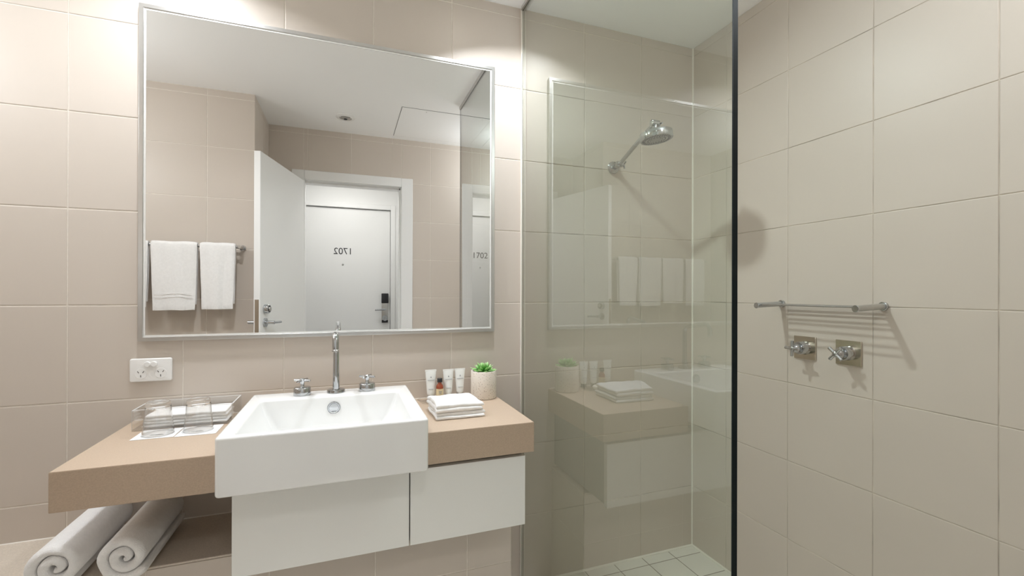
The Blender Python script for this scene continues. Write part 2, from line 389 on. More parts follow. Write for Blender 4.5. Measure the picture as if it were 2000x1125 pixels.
# door frame of the bathroom doorway
bm = nb()
for y0, y1 in ((YF-.002, YF+.014),):
    box(bm, OPX0-.080, OPX0+.004, y0, y1, 0, OPZ+.065, .003, 1); box(bm, OPX1-.004, OPX1+.083, y0, y1, 0, OPZ+.065, .003, 1); box(bm, OPX0+.004, OPX1-.004, y0, y1, OPZ-.004, OPZ+.065, .003, 1)
trim(7, bm, DOORW)
bm = nb(); box(bm, OPX0-.001, OPX0+.006, YF-T-.014, YF, 0, OPZ); box(bm, OPX1-.006, OPX1+.001, YF-T-.014, YF, 0, OPZ); box(bm, OPX0, OPX1, YF-T-.014, YF, OPZ-.006, OPZ+.001)
box(bm, OPX1-.018, OPX1-.006, YF-T-.01, YF-.045, 0, OPZ-.006, .001, 1); box(bm, OPX0, OPX1, YF-T-.01, YF-.045, OPZ-.018, OPZ-.006, .001, 1)
trim(8, bm, DOORW)
# bathroom door leaf, open into the room
d1 = struct('door_1', bx(0, .70, 0, .036, .006, 2.046, .002, 1), DOORW, center=False)
d1['label'] = 'white bathroom door standing open, seen in the mirror'
bm = nb(); lathe(bm, (.64, -.001, 1.135), (0, -1, 0), [(.026, 0), (.026, .022), (.023, .026), (.020, .026), (0, .026)], 28)
tt = put('thumb_turn', bm, CHROME, d1)
bm = nb(); lathe(bm, (.64, -.0272, 1.135), (0, -1, 0), [(.019, 0), (.019, .0006), (0, .0007)], 28); put('dark_ring', bm, DARK, tt)
bm = nb(); lathe(bm, (.64, -.0281, 1.135), (0, -1, 0), [(.013, 0), (.012, .006), (0, .007)], 24); put('turn_knob', bm, CHROMEB, tt)
def child_raw(name, bm, mt, parent):
    return put(name, bm, mt, parent, center=False)
for o in [x for x in d1.children]: pass
bm = nb(); lathe(bm, (.64, -.001, 1.055), (0, -1, 0), [(.026, 0), (.026, .008), (.010, .010), (.010, .055), (0, .055)], 28)
cyl(bm, (.64, -.048, 1.055), (.53, -.048, 1.052), .0075, 14, .002)
put('lever_handle', bm, CHROME, d1)
bm = nb(); lathe(bm, (.64, .037, 1.055), (0, 1, 0), [(.026, 0), (.026, .008), (.010, .010), (.010, .055), (0, .055)], 28)
cyl(bm, (.64, .084, 1.055), (.53, .084, 1.052), .0075, 14, .002)
put('lever_handle', bm, CHROME, d1)
bm = nb(); box(bm, .699, .7012, .007, .029, .96, 1.19); put('latch_plate', bm, STEELP, d1)
d1.location = (-1.882, YF+.012, 0); d1.rotation_euler = (0, 0, math.radians(104.5))

# ------------------------------------------------------------------ ceiling fittings
ap = thing('access_panel', 'square white access panel set in the ceiling near the doorway', 'access panel', (-.955, -1.52, CEIL))
px0, px1, py0, py1 = -1.255, -.655, -1.80, -1.235
bm = nb(); 
for a in ((px0-.003, px0, py0-.003, py1+.003), (px1, px1+.003, py0-.003, py1+.003), (px0, px1, py0-.003, py0), (px0, px1, py1, py1+.003)): box(bm, a[0], a[1], a[2], a[3], CEIL-.0008, CEIL)
put('gap', bm, SLOT, ap)
put('panel', bx(px0, px1, py0, py1, CEIL-.0016, CEIL-.0001), CEILM, ap)
for sx, sy in ((px0+.16, py1-.03), (px1-.16, py1-.03)): put('screw', cyl(nb(), (sx, sy, CEIL-.003), (sx, sy, CEIL-.0015), .004, 10), CHROMEB, ap)
cv = thing('ceiling_vent', 'round white ceiling fitting with a grey centre', 'ceiling fitting', (-1.6, -1.54, CEIL))
put('flange', lathe(nb(), (-1.6, -1.54, CEIL), (0, 0, -1), [(.064, 0), (.064, .004), (.058, .010), (.040, .012), (.038, .003), (0, .003)], 36), PLASTW, cv)
put('nozzle', lathe(nb(), (-1.6, -1.54, CEIL-.0005), (0, 0, -1), [(.030, 0), (.030, .012), (.020, .016), (0, .016)], 28), CHROMEB, cv)
put('lens', lathe(nb(), (-1.6, -1.54, CEIL-.016), (0, 0, -1), [(.012, 0), (.010, .004), (0, .005)], 20), DARK, cv)
for (lx, ly), lb in zip(((-1.12, -.29), (-2.08, -.29)), ('round recessed downlight above the right end of the mirror', 'round recessed downlight above the left end of the mirror')):
    dl = thing('downlight', lb, 'light', (lx, ly, CEIL), 'recessed ceiling downlights')
    put('ring', lathe(nb(), (lx, ly, CEIL), (0, 0, -1), [(.056, 0), (.056, .003), (.050, .007), (.048, .007), (.046, .0005)], 32, cap1=False), PLASTW, dl)
    put('lens', lathe(nb(), (lx, ly, CEIL-.0005), (0, 0, -1), [(.045, 0), (.045, .004), (0, .005)], 28), LENS, dl)
for (lx, ly, lz, p), lb in zip(FILL_GLOBES, ('added unseen fill globe above the low stone ledge', 'added unseen fill globe beyond the shower screen')):  # made-up fittings that carry the added fill lamps
    gl = thing('fill_globe', lb, 'light', (lx, ly, CEIL), 'added unseen fill globes')
    put('fill_globe_mount', lathe(nb(), (lx, ly, CEIL-.0002), (0, 0, -1), [(.045, 0), (.045, .012), (.012, .018), (.010, .062), (0, .062)], 28), PLASTW, gl)
    put('globe', lathe(nb(), (lx, ly, lz+.095), (0, 0, -1), [(.012, 0)]+[(.095*math.sin(PI*k/12), .095-.095*math.cos(PI*k/12)) for k in range(1, 12)]+[(0, .19)], 28, cap0=False), clear_mat('fill_globe_shell', (.97, .97, .96), boost=.6), gl)
hl = thing('hall_light', 'round flush ceiling light in the hallway', 'light', (-1.62, -2.45, CEIL))
put('diffuser', lathe(nb(), (-1.62, -2.45, CEIL), (0, 0, -1), [(.17, 0), (.17, .012), (.155, .022), (0, .024)], 36), LENS, hl)

# ------------------------------------------------------------------ mirror
mx0, mx1, mz0, mz1 = -2.218, -1.0245, 1.0755, 2.158
mr = thing('wall_mirror', 'wide wall mirror in a thin brushed metal frame above the basin', 'mirror', ((mx0+mx1)/2, 0, mz0))
fwid = .0145; FD = .016; MD = .0115
def mitred(x0, x1, z0, z1, w, ya, yb, mt, names, parent, bev=.0018):
    out = (x0, x1, z0, z1); inn = (x0+w, x1-w, z0+w, z1-w)
    quads = {'b': [(x0, z0), (x1, z0), (inn[1], inn[2]), (inn[0], inn[2])], 't': [(x0, z1), (x1, z1), (inn[1], inn[3]), (inn[0], inn[3])],
             'l': [(x0, z0), (x0, z1), (inn[0], inn[3]), (inn[0], inn[2])], 'r': [(x1, z0), (x1, z1), (inn[1], inn[3]), (inn[1], inn[2])]}
    for k, q in quads.items():
        bm = nb(); a = [bm.verts.new((x, ya, z)) for x, z in q]; b = [bm.verts.new((x, yb, z)) for x, z in q]
        bm.faces.new(a); bm.faces.new(b)
        for i in range(4): bm.faces.new((a[i], a[(i+1) % 4], b[(i+1) % 4], b[i]))
        if bev:
            bmesh.ops.recalc_face_normals(bm, faces=bm.faces[:])
            es = [e for e in bm.edges if all(abs(v.co.y-min(ya, yb)) < 1e-6 for v in e.verts)]
            es = [e for e in es if abs((e.verts[0].co-e.verts[1].co).x) < 1e-6 or abs((e.verts[0].co-e.verts[1].co).z) < 1e-6]
            bmesh.ops.bevel(bm, geom=es, offset=bev, segments=3, affect='EDGES')
        put(names, bm, mt, parent, angle=50)
mitred(mx0, mx1, mz0, mz1, fwid, -.0003, -FD, ALU, 'frame_rail', mr)
mitred(mx0+fwid, mx1-fwid, mz0+fwid, mz1-fwid, .0045, -.006, -MD-.0012, BEVELW, 'inner_bead', mr, bev=0)
put('mirror_glass', bx(mx0+fwid+.004, mx1-fwid-.004, -MD, -.004, mz0+fwid+.004, mz1-fwid-.004), MIRROR, mr)

# ------------------------------------------------------------------ countertop, cabinet
cx0, cx1, cy, cz0, cz1 = -2.232, -1.029, -.445, .727, .821
sx0, sx1, sy0, sy1, sz0, sz1 = -1.8775, -1.3875, -.575, -.105, .760, .900
def prism(bm, pts, z0, z1):
    a = [bm.verts.new((x, y, z0)) for x, y in pts]; b = [bm.verts.new((x, y, z1)) for x, y in pts]; n = len(pts)
    bm.faces.new(a); bm.faces.new(b)
    for i in range(n): bm.faces.new((a[i], a[(i+1) % n], b[(i+1) % n], b[i]))
    bmesh.ops.recalc_face_normals(bm, faces=bm.faces[:])
    return bm
bm = prism(nb(), [(cx0, cy), (sx0-.001, cy), (sx0-.001, sy1+.003), (sx1+.001, sy1+.003), (sx1+.001, cy), (cx1, cy), (cx1, -.001), (cx0, -.001)], cz0, cz1)
bmesh.ops.bevel(bm, geom=bm.edges[:], offset=.0012, segments=2, affect='EDGES')
tag(put('countertop', bm, STONE), 'thick sand-coloured stone vanity top with the basin let into it', 'countertop')
cab = thing('vanity_cabinet', 'white handleless wall-hung cabinet under the stone vanity top', 'cabinet', (-1.46, -.2, .492))
put('carcass', bx(-1.866, -1.058, -.408, -.003, .497, .727), CARC, cab)
put('drawer_front', bx(-1.871, -1.4195, -.430, -.410, .492, .7125, .0008, 1), LACQ, cab)
put('drawer_front', bx(-1.4160, -1.0535, -.430, -.410, .492, .7125, .0008, 1), LACQ, cab)

# ------------------------------------------------------------------ basin
sink = thing('wash_basin', 'white rectangular ceramic basin projecting from the stone top', 'basin', ((sx0+sx1)/2, (sy0+sy1)/2, sz0))
L = []
def lp(i, z, r, a=None): 
    L.append([(x, y, z) for x, y in rrect(sx0+i, sx1-i, sy0+i, sy1-i, r, 6)])
R = .010
for k in range(5):
    a = PI/2*k/4; lp(.007*(1-math.sin(a)), sz0+.007*(1-math.cos(a)), R-.007*(1-math.sin(a))+.001)
for k in range(6):
    a = PI/2*k/5; lp(.007*(1-math.cos(a)), sz1-.007*(1-math.sin(a)), R-.007*(1-math.cos(a))+.001)
bxo = (-1.838, -1.430, -.553, -.213)
def ip(dx, z, r, dyf=None):
    d = dx; f = d if dyf is None else dyf
    L.append([(x, y, z) for x, y in rrect(bxo[0]+d, bxo[1]-d, bxo[2]+f, bxo[3]-f, r, 6)])
for k in range(5):
    a = PI/2*k/4; ip(.005*math.sin(a)-.005, sz1-.005*(1-math.cos(a)), .012)
ip(.012, .862, .014, .004); ip(.034, .816, .018, .010); ip(.040, .802, .022, .014); ip(.050, .793, .028, .024); ip(.075, .788, .03, .05)
bm = loops(nb(), L)
put('bowl', bm, CERAM, sink, angle=50)
put('overflow_cap', lathe(nb(), (-1.6305, bxo[3]-.001, .8637), (0, -1, 0), [(.0205, -.004), (.0205, .003), (.0185, .006), (.017, .0045), (.015, .0045), (.0135, .007), (0, .008)], 32), CHROME, sink)
put('waste_plug', lathe(nb(), (-1.632, -.38, .7875), (0, 0, 1), [(.033, 0), (.033, .003), (.028, .005), (0, .006)], 32), CHROME, sink)

# ------------------------------------------------------------------ spout and basin taps
sp = thing('basin_spout', 'tall chrome gooseneck spout standing between the two basin taps', 'tap', (-1.6250, -.152, sz1))
X = -1.6250
put('base_flange', lathe(nb(), (X, -.152, sz1), (0, 0, 1), [(.029, 0), (.029, .002), (.0275, .0095), (.025, .011), (.013, .012), (0, .012)], 36), CHROME, sp)
pts = [(X, -.152, .911), (X, -.152, .95), (X, -.152, 1.0), (X, -.152, 1.058)]
rs = [.0118, .0104, .0095, .0092]
def bend(p0, p1, p2, n):
    p0, p1, p2 = map(Vector, (p0, p1, p2)); return [tuple((1-t)**2*p0+2*t*(1-t)*p1+t*t*p2) for t in [i/n for i in range(1, n+1)]]
b1 = bend((X, -.152, 1.058), (X, -.152, 1.084), (X, -.176, 1.088), 6)
b2 = bend((X, -.270, 1.103), (X, -.297, 1.106), (X+.001, -.300, 1.082), 7)
P2 = pts+b1+[(X, -.22, 1.095), (X, -.270, 1.103)]+b2+[(X+.001, -.301, 1.058)]
put('spout', sweep(nb(), P2, rs+[.0092]*(len(P2)-5)+[.0098], 20), CHROME, sp)
put('aerator', cyl(nb(), (X+.001, -.301, 1.054), (X+.001, -.301, 1.060), .0104, 20, .001), CHROMEB, sp)
def basin_tap(x, y, rot, label):
    t = thing('basin_tap', label, 'tap', (x, y, sz1), 'cross-handled basin taps')
    put('base', lathe(nb(), (x, y, sz1), (0, 0, 1), [(.0268, 0), (.0268, .006), (.0258, .0225), (.0245, .0255), (.0225, .0265), (.008, .0275), (0, .0275)], 36), CHROME, t)
    put('stem', lathe(nb(), (x, y, sz1+.026), (0, 0, 1), [(.0082, 0), (.0065, .003), (.0062, .015), (.008, .019), (0, .019)], 20), CHROME, t)
    bm = nb()
    for k in range(2):
        a = rot+k*PI/2; d = Vector((math.cos(a), math.sin(a), 0)); c = Vector((x, y, sz1+.0475))
        cyl(bm, c-d*.0278, c+d*.0278, .0039, 14, .001)
    lathe(bm, (x, y, sz1+.041), (0, 0, 1), [(.0075, 0), (.0085, .004), (.0085, .0105), (.006, .013), (0, .0135)], 20)
    put('cross_handle', bm, CHROME, t)
basin_tap(-1.7276, -.160, math.radians(-28), 'chrome cross-handle basin tap left of the spout')
basin_tap(-1.5262, -.158, math.radians(-28), 'chrome cross-handle basin tap right of the spout')

# ------------------------------------------------------------------ power outlet
ox0, ox1, oz0, oz1 = -2.2407, -2.1275, .9457, 1.0200
ot = thing('power_outlet', 'white double wall socket with two round switches, below the mirror', 'socket', ((ox0+ox1)/2, 0, oz0))
bm = nb(); rslab(bm, ox0, ox1, oz0, oz1, 0, .0095, .006, .0035, 4); xform(bm, Matrix(((1, 0, 0, 0), (0, 0, -1, -.0003), (0, 1, 0, 0), (0, 0, 0, 1))))
put('face_plate', bm, PLASTW, ot)
oc = (ox0+ox1)/2
for s in (-1, 1):
    sc = oc+s*.0088
    put('switch', lathe(nb(), (sc, -.0096, 1.0018), (0, -1, 0), [(.0086, 0), (.0086, .0045), (.0076, .0056), (0, .0058)], 24), PLASTW, ot)
    c = oc+s*.0265; zc = .972
    so = put('socket_face', lathe(nb(), (c, -.0097, zc), (0, -1, 0), [(.0165, 0), (.0160, .0007), (0, .0008)], 30), PLASTW, ot)
    for dx, dz, a in ((-.0068, .0052, .6), (.0068, .0052, -.6), (0, -.0078, 0)):
        bm = bx(-.0009, .0009, -.0003, .0003, -.0034, .0034); xform(bm, Matrix.Translation((c+dx, -.0106, zc+dz)) @ Matrix.Rotation(-a, 4, 'Y'))
        put('slot', bm, SLOT, so)

# ------------------------------------------------------------------ clear tray with tissues, coasters and tumblers
Z = cz1
tx0, tx1, ty0, ty1, tz1 = -2.187, -1.928, -.141, -.012, .883
tr = thing('acrylic_tray', 'clear open acrylic box against the wall left of the basin', 'tray', ((tx0+tx1)/2, (ty0+ty1)/2, Z))
w = .004
put('tray_bottom', bx(tx0, tx1, ty0, ty1, Z+.0004, Z+.0044), ACRYL, tr)
for a in ((tx0, tx1, ty0, ty0+w), (tx0, tx1, ty1-w, ty1), (tx0, tx0+w, ty0+w, ty1-w), (tx1-w, tx1, ty0+w, ty1-w)):
    put('tray_side', bx(a[0], a[1], a[2], a[3], Z+.0045, tz1), ACRYL, tr)
bm = nb()
for a in ((tx0, tx1, ty0, ty0+w), (tx0, tx1, ty1-w, ty1), (tx0, tx0+w, ty0+w, ty1-w), (tx1-w, tx1, ty0+w, ty1-w)): box(bm, a[0], a[1], a[2], a[3], tz1+.0001, tz1+.0009)
for x in (tx0, tx1-.0012):
    for y in (ty0, ty1-.0012): box(bm, x, x+.0012, y, y+.0012, Z+.005, tz1)
put('polished_edge', bm, ACRYLE, tr)
def soft_noise(x, y, z, s=1.0):
    from mathutils import noise as N
    return N.noise(Vector((x*s, y*s, z*s)))
def wobble(bm, amp, s, seed=0, zmin=None):
    from mathutils import noise as N
    for v in bm.verts:
        d = N.noise_vector(Vector((v.co.x*s+seed, v.co.y*s, v.co.z*s)))*amp
        if zmin is not None and v.co.z < zmin+.004: d.z = 0
        v.co += d
def sub_slab(x0, x1, y0, y1, z0, z1, e, nx=16, ny=14):
    """soft pillow-edged slab as a grid, for cloth"""
    bm = nb(); ring = []
    h = (z1-z0)/2; zc = (z0+z1)/2
    def P(u, v, s):
        x = x0+(x1-x0)*u; y = y0+(y1-y0)*v
        d = min(x-x0, x1-x, y-y0, y1-y); f = 1 if d >= e else math.sqrt(max(0, 1-(1-d/e)**2))
        return (x, y, zc+s*h*f)
    us = [0, .004, .012, .03, .06]+[.06+.88*i/nx for i in range(1, nx)]+[.94, .97, .988, .996, 1]
    top = {}; bot = {}
    for i, u in enumerate(us):
        for j, v in enumerate(us):
            edge = i in (0, len(us)-1) or j in (0, len(us)-1)
            top[i, j] = bm.verts.new(P(u, v, 1)); bot[i, j] = top[i, j] if edge else bm.verts.new(P(u, v, -1))
    n = len(us)
    for i in range(n-1):
        for j in range(n-1):
            bm.faces.new((top[i, j], top[i+1, j], top[i+1, j+1], top[i, j+1]))
            q = (bot[i, j], bot[i, j+1], bot[i+1, j+1], bot[i+1, j])
            if len(set(q) & set((top[i, j], top[i+1, j], top[i+1, j+1], top[i, j+1]))) < 4: bm.faces.new(q)
    return bm
for k in range(4):
    bm = sub_slab(-2.168+.003*k, -1.945-.004*(k % 2), -.128, -.030+.002*k, .8258+.0092*k, .8352+.0092*k, .006); wobble(bm, .0015, 30, k)
    tag(put('folded_tissue', bm, PAPER), ['folded white guest tissue at the bottom of the acrylic box', 'folded white guest tissue second from the bottom in the acrylic box', 'folded white guest tissue second from the top in the acrylic box', 'topmost folded white guest tissue in the acrylic box'][k], 'tissue', 'folded tissues in the acrylic box')
def coaster(x0, x1, y0, y1, cx, cyy, label, rot=0):
    o = put('coaster', bx(x0, x1, y0, y1, Z+.0004, Z+.0014, .0002, 1), PAPER); tag(o, label, 'coaster', 'square paper coasters')
    bm = nb()
    n = 48
    for r0, r1 in ((.0385, .0392), (.0235, .0241)):
        if r0 < .03: continue
        a = [bm.verts.new((cx+r0*math.cos(2*PI*i/n), cyy+r0*math.sin(2*PI*i/n), Z+.0016)) for i in range(n)]
        b = [bm.verts.new((cx+r1*math.cos(2*PI*i/n), cyy+r1*math.sin(2*PI*i/n), Z+.0016)) for i in range(n)]
        for i in range(n): bm.faces.new((a[i], b[i], b[(i+1) % n], a[(i+1) % n]))
    for i in range(7):
        x = cx-.014+.0035*i; h = .008+.004*math.sin(i*.9+.5)
        box(bm, x-.0006, x+.0006, cyy-h*.6-.008, cyy+h*.6-.008, Z+.00145, Z+.0017)
    for i in range(3): box(bm, cx-.002, cx+.018-.003*i, cyy-.014+.004*i, cyy-.0128+.004*i, Z+.00145, Z+.0017)
    put('printed_mark', bm, INK, o)['kind'] = 'stuff'
    return o
coaster(-2.158, -2.056, -.236, -.142, -2.106, -.192, 'square white paper coaster under the left tumbler')
coaster(-2.053, -1.951, -.240, -.1425, -2.007, -.192, 'square white paper coaster under the tumbler nearer the basin')
TWALL = clear_mat('thin_tumbler_wall', (.985, .985, .98), boost=2.2)
def tumbler(x, y, label):
    z = Z+.0018; H = .093
    t = thing('drinking_glass', label, 'glass', (x, y, z), 'upturned tumblers')
    put('glass_wall', lathe(nb(), (x, y, z), (0, 0, 1), [(.0362, .0005), (.0375, .0), (.0385, .0006), (.0385, .002), (.0345, .040), (.0316, .070), (.0311, .076)], 48, cap0=False, cap1=False), TWALL, t, angle=60)
    put('glass_lip', lathe(nb(), (x, y, z), (0, 0, 1), [(.0371, .0004), (.0380, .0001), (.0387, .0008), (.0384, .0024), (.0372, .0022), (.0371, .0004)], 48, cap0=False, cap1=False), TUMB, t, angle=60)
    put('heavy_base', lathe(nb(), (x, y, z), (0, 0, 1), [(0, .0805), (.018, .0795), (.027, .0775), (.0311, .0762), (.0300, .088), (.0285, H-.001), (.0265, H), (.012, H-.0025), (0, H-.003)], 48, cap0=False, cap1=False), TUMB, t, angle=60)
tumbler(-2.106, -.190, 'upturned clear tumbler on the coaster farther from the basin')
tumbler(-2.007, -.187, 'upturned clear tumbler on the coaster beside the basin')

# ------------------------------------------------------------------ towels rolled on the ledge
def roll(x, R, y0, y1, th, turns, label, start=0, sq=1.0, seed=0, gap=.0012):
    z = LZ+R*sq+.0005
    n = int(turns*30); rin = R-th/2-turns*(th+gap); A = []
    for i in range(n+1):
        t = i/n; a = start+t*turns*2*PI; r = rin+(R-th/2-rin)*t
        tt = th*(1.0-.35*(1-min(1, t*4)))*(1-.7*max(0, (t-.985)/.015))
        A.append((a, r, tt/2))
    ys = []; hs = []; b = th*.62
    for k in range(5):
        an = PI/2*k/4; ys.append(y0+b*(1-math.cos(an+0)) if False else y0+b*(1-math.sin(PI/2*(1-k/4)))); hs.append(math.cos(PI/2*(1-k/4)) if k else .12)
    M_ = 8
    for k in range(1, M_): ys.append(y0+b+(y1-y0-2*b)*k/M_); hs.append(1)
    for k in range(4, -1, -1): ys.append(y1-b*(1-math.sin(PI/2*(1-k/4)))); hs.append(math.cos(PI/2*(1-k/4)) if k else .12)
    bm = nb(); G_ = []
    from mathutils import noise as N
    for y, h in zip(ys, hs):
        row = []
        for sgn in (1, -1):
            for a, r, ht in A:
                rr = r+sgn*ht*h; px = x+rr*math.cos(a); pz = z+rr*math.sin(a)*sq
                d = N.noise(Vector((px*22+seed, y*9, pz*22)))*.0035
                px += d; pz += d*.6
                pz = max(pz, LZ+.0008)
                row.append(bm.verts.new((px, y+(N.noise(Vector((px*40, seed, pz*40)))*.004 if h < 1 else 0), pz)))
        G_.append(row)
    m = n+1
    for a, b_ in zip(G_, G_[1:]):
        for s in (0, m):
            for i in range(n): bm.faces.new((a[s+i], a[s+i+1], b_[s+i+1], b_[s+i]))
        for i in (0, n): bm.faces.new((a[i], b_[i], b_[m+i], a[m+i]))
    for row in (G_[0], G_[-1]):
        for i in range(n): bm.faces.new((row[i], row[i+1], row[m+i+1], row[m+i]))
    o = put('rolled_towel', bm, TERRY, angle=80)
    return tag(o, label, 'towel', 'rolled towels on the ledge')
roll(-2.129, .0665, -.350, -.035, .0225, 2.05, 'rolled white towel nearer the cabinet, on the stone ledge', start=-.9, seed=3)
roll(-2.266, .0690, -.352, -.03, .0235, 2.05, 'rolled white towel on the side away from the cabinet, on the stone ledge', start=4.9, seed=9)

# ------------------------------------------------------------------ folded face cloths
def cloth(x0, x1, y0, y1, z0, layers, t, label, seed, lift=None, rot=0, lean=0):
    bm = nb()
    for k in range(layers):
        b2 = sub_slab(x0+random.uniform(-.003, .003), x1+random.uniform(-.004, .004), y0+random.uniform(-.003, .003), y1+random.uniform(-.003, .003), z0+k*t, z0+(k+1)*t+.0012, t*.62)
        me = bpy.data.meshes.new('t'); b2.to_mesh(me); b2.free(); bm.from_mesh(me); bpy.data.meshes.remove(me)
    wobble(bm, .0028, 26, seed, zmin=z0)
    zt = z0+layers*t
    for v in bm.verts:
        f = (v.co.z-z0)/(zt-z0)
        if lift:
            u = (v.co.x-x0)/(x1-x0); w_ = (v.co.y-y0)/(y1-y0)
            v.co.z += max(0, f)*lift(u, w_)
        v.co.x += lean*f
        v.co.z = max(v.co.z, z0+.0003)
    c = Vector(((x0+x1)/2, (y0+y1)/2, 0))
    xform(bm, Matrix.Translation(c) @ Matrix.Rotation(rot, 4, 'Z') @ Matrix.Translation(-c))
    return tag(put('face_cloth', bm, TERRY, angle=70), label, 'towel', 'folded face cloths beside the basin')
cloth(-1.322, -1.160, -.328, -.172, Z, 2, .0105, 'lower folded white face cloth on the stone top', 2, rot=.02)
cloth(-1.322, -1.163, -.325, -.170, Z+.0225, 2, .0095, 'upper folded white face cloth with a lifted corner', 5,
      lift=lambda u, w: .016*math.exp(-((u-.05)**2/.03+(w-.45)**2/.12))+.006*(1-abs(u-.5)*1.2), rot=.035, lean=-.002)

# ------------------------------------------------------------------ toiletries on a glass dish
gd = put('soap_dish', lathe(nb(), (0, 0, 0), (0, 0, 1), [(0, 0), (.045, 0), (.052, .003), (.060, .014), (.0575, .014), (.050, .0065), (0, .0055)], 48, cap0=False, cap1=False), ACRYL)
gd.scale = (1.72, 1.0, 1); gd.location = (-1.243, -.083, Z+.0075)
tag(gd, 'oval clear dish holding the tubes, bottle and soap', 'dish')
DZ = Z+.0072
def tube(x, y, w, h, label, rot=0):
    t = thing('lotion_tube', label, 'tube', (x, y, DZ), 'small white lotion tubes')
    put('cap', lathe(nb(), (x, y, DZ), (0, 0, 1), [(.0118, 0), (.0122, .001), (.0118, .013), (0, .013)], 28), CAPG, t)
    L = []; n = 36
    for k in range(13):
        f = k/12; z = DZ+.0132+(h-.0132)*f
        ax = (.0135+(w/2-.0135)*f); ay = .0128*(1-f)**.8+.0009
        if k == 0: ax, ay = .0105, .0105
        L.append([(x+ax*math.cos(2*PI*i/n), y+ay*math.sin(2*PI*i/n), z) for i in range(n)])
    put('tube_body', loops(nb(), L), TUBEM, t, angle=70)
    put('crimp', bx(x-w/2-.0004, x+w/2+.0004, y-.0013, y+.0013, DZ+h-.006, DZ+h+.0015, .0004, 1), TUBEM, t)
    bm = nb(); f = .60; fy = lambda f: y-(.0128*(1-f)**.8+.0009)-.0006
    zz = DZ+h*.66
    for i in range(9): box(bm, x-.0125+.0029*i, x-.0107+.0029*i, fy(.58)-.0004, fy(.58)+.002, zz, zz+.0014)
    lathe(bm, (x, fy(.72)-.0003, DZ+h*.76), (0, 1, 0), [(.0022, 0), (.0022, .002)], 12); box(bm, x-.0004, x+.0004, fy(.78)-.0004, fy(.72)+.002, DZ+h*.76+.002, DZ+h*.76+.0048)
    box(bm, x-.010, x+.010, fy(.26)-.0004, fy(.26)+.002, DZ+h*.36, DZ+h*.36+.0006)
    put('printed_mark', bm, INK, t)['kind'] = 'stuff'
tube(-1.2905, -.052, .0420, .110, 'white lotion tube on its own, left of the amber bottle')
tube(-1.2225, -.050, .0415, .108, 'middle white lotion tube, just right of the amber bottle')
tube(-1.1760, -.046, .0415, .108, 'white lotion tube nearest the potted succulent')
bt = thing('amber_bottle', 'small amber bottle with a black cap and cream label, between the lotion tubes', 'bottle', (-1.2575, -.060, DZ))
put('bottle_body', lathe(nb(), (-1.2575, -.060, DZ), (0, 0, 1), [(.0125, 0), (.0138, .002), (.0138, .045), (.0125, .052), (.0075, .058), (.0068, .064), (0, .064)], 32), AMBER, bt)
put('cap', lathe(nb(), (-1.2575, -.060, DZ+.0642), (0, 0, 1), [(.0098, 0), (.0100, .001), (.0098, .0135), (.009, .0145), (0, .0145)], 28), DARK, bt)
lb = put('bottle_label', lathe(nb(), (-1.2575, -.060, DZ+.006), (0, 0, 1), [(.0141, 0), (.0141, .034)], 32, cap0=False, cap1=False), BLABEL, bt)
bm = nb()
for i in range(3): box(bm, -1.264+.001*i, -1.252-.0012*i, -.0746, -.0738, DZ+.030-.004*i, DZ+.0316-.004*i)
put('printed_mark', bm, INK, lb)
tag(put('wrapped_soap', lathe(nb(), (-1.215, -.103, DZ), (0, 0, 1), [(0, 0), (.021, 0), (.025, .004), (.025, .010), (.020, .014), (0, .0145)], 32, cap0=False, cap1=False), SOAPM), 'round ivory wrapped soap lying in front of the tubes', 'soap')

# ------------------------------------------------------------------ potted succulent
PX, PY = -1.0850, -.066
pp = thing('potted_succulent', 'green succulent in a speckled cream terrazzo pot at the end of the vanity top', 'potted plant', (PX, PY, Z))
R0 = .0498
put('pot', lathe(nb(), (PX, PY, Z+.0003), (0, 0, 1), [(0, 0), (R0-.005, 0), (R0-.0015, .0015), (R0, .005), (R0, .104), (R0-.001, .1065), (R0-.004, .107), (R0-.006, .1055), (R0-.0065, .09), (0, .09)], 56, cap0=False, cap1=False), TERRZ, pp)
bm = lathe(nb(), (PX, PY, Z+.0905), (0, 0, 1), [(R0-.0072, 0), (R0-.010, .004), (0, .007)], 32); wobble(bm, .002, 120)
put('gravel', bm, mat('dark_gravel', (.12, .08, .05), rough=.9, noise=(300, .5)), pp)
def leaf_mesh(L_, w):
    bm = nb(); prev = None; n = 7; R_ = []
    for i in range(n+1):
        t = i/n; wd = w*(math.sin(PI*min(1, t*.78+.16))**.8)*(1 if t < .75 else max(.02, (1-t)/.25)**.7); th = wd*.42
        zc = .22*L_*t*t
        R_.append([(t*L_, wd*math.cos(2*PI*k/8), zc+th*math.sin(2*PI*k/8)) for k in range(8)])
    return loops(bm, R_)
bm = leaf_mesh(.040, .0072); 
for f in bm.faces: f.smooth = True
lm = bpy.data.meshes.new('leaf'); bmesh.ops.recalc_face_normals(bm, faces=bm.faces[:]); bm.to_mesh(lm); bm.free(); lm.materials.append(LEAF)
ci = 0
rng = random.Random(4)
for tier, (cnt, el, sc, rad) in enumerate(((11, 6, 1.08, .010), (10, 24, 1.0, .008), (8, 42, .9, .006), (6, 60, .74, .004), (3, 78, .55, .001))):
    for i in range(cnt):
        a = 2*PI*(i+.5*(tier % 2))/cnt+rng.uniform(-.12, .12); e = math.radians(el+rng.uniform(-6, 6)); s = sc*rng.uniform(.88, 1.1)
        o = bpy.data.objects.new('leaf', lm); COL.objects.link(o); o.parent = pp
        o.location = (rad*math.cos(a), rad*math.sin(a), .103+.0025*tier); o.rotation_euler = (0, -e, a); o.scale = (s, s, s)

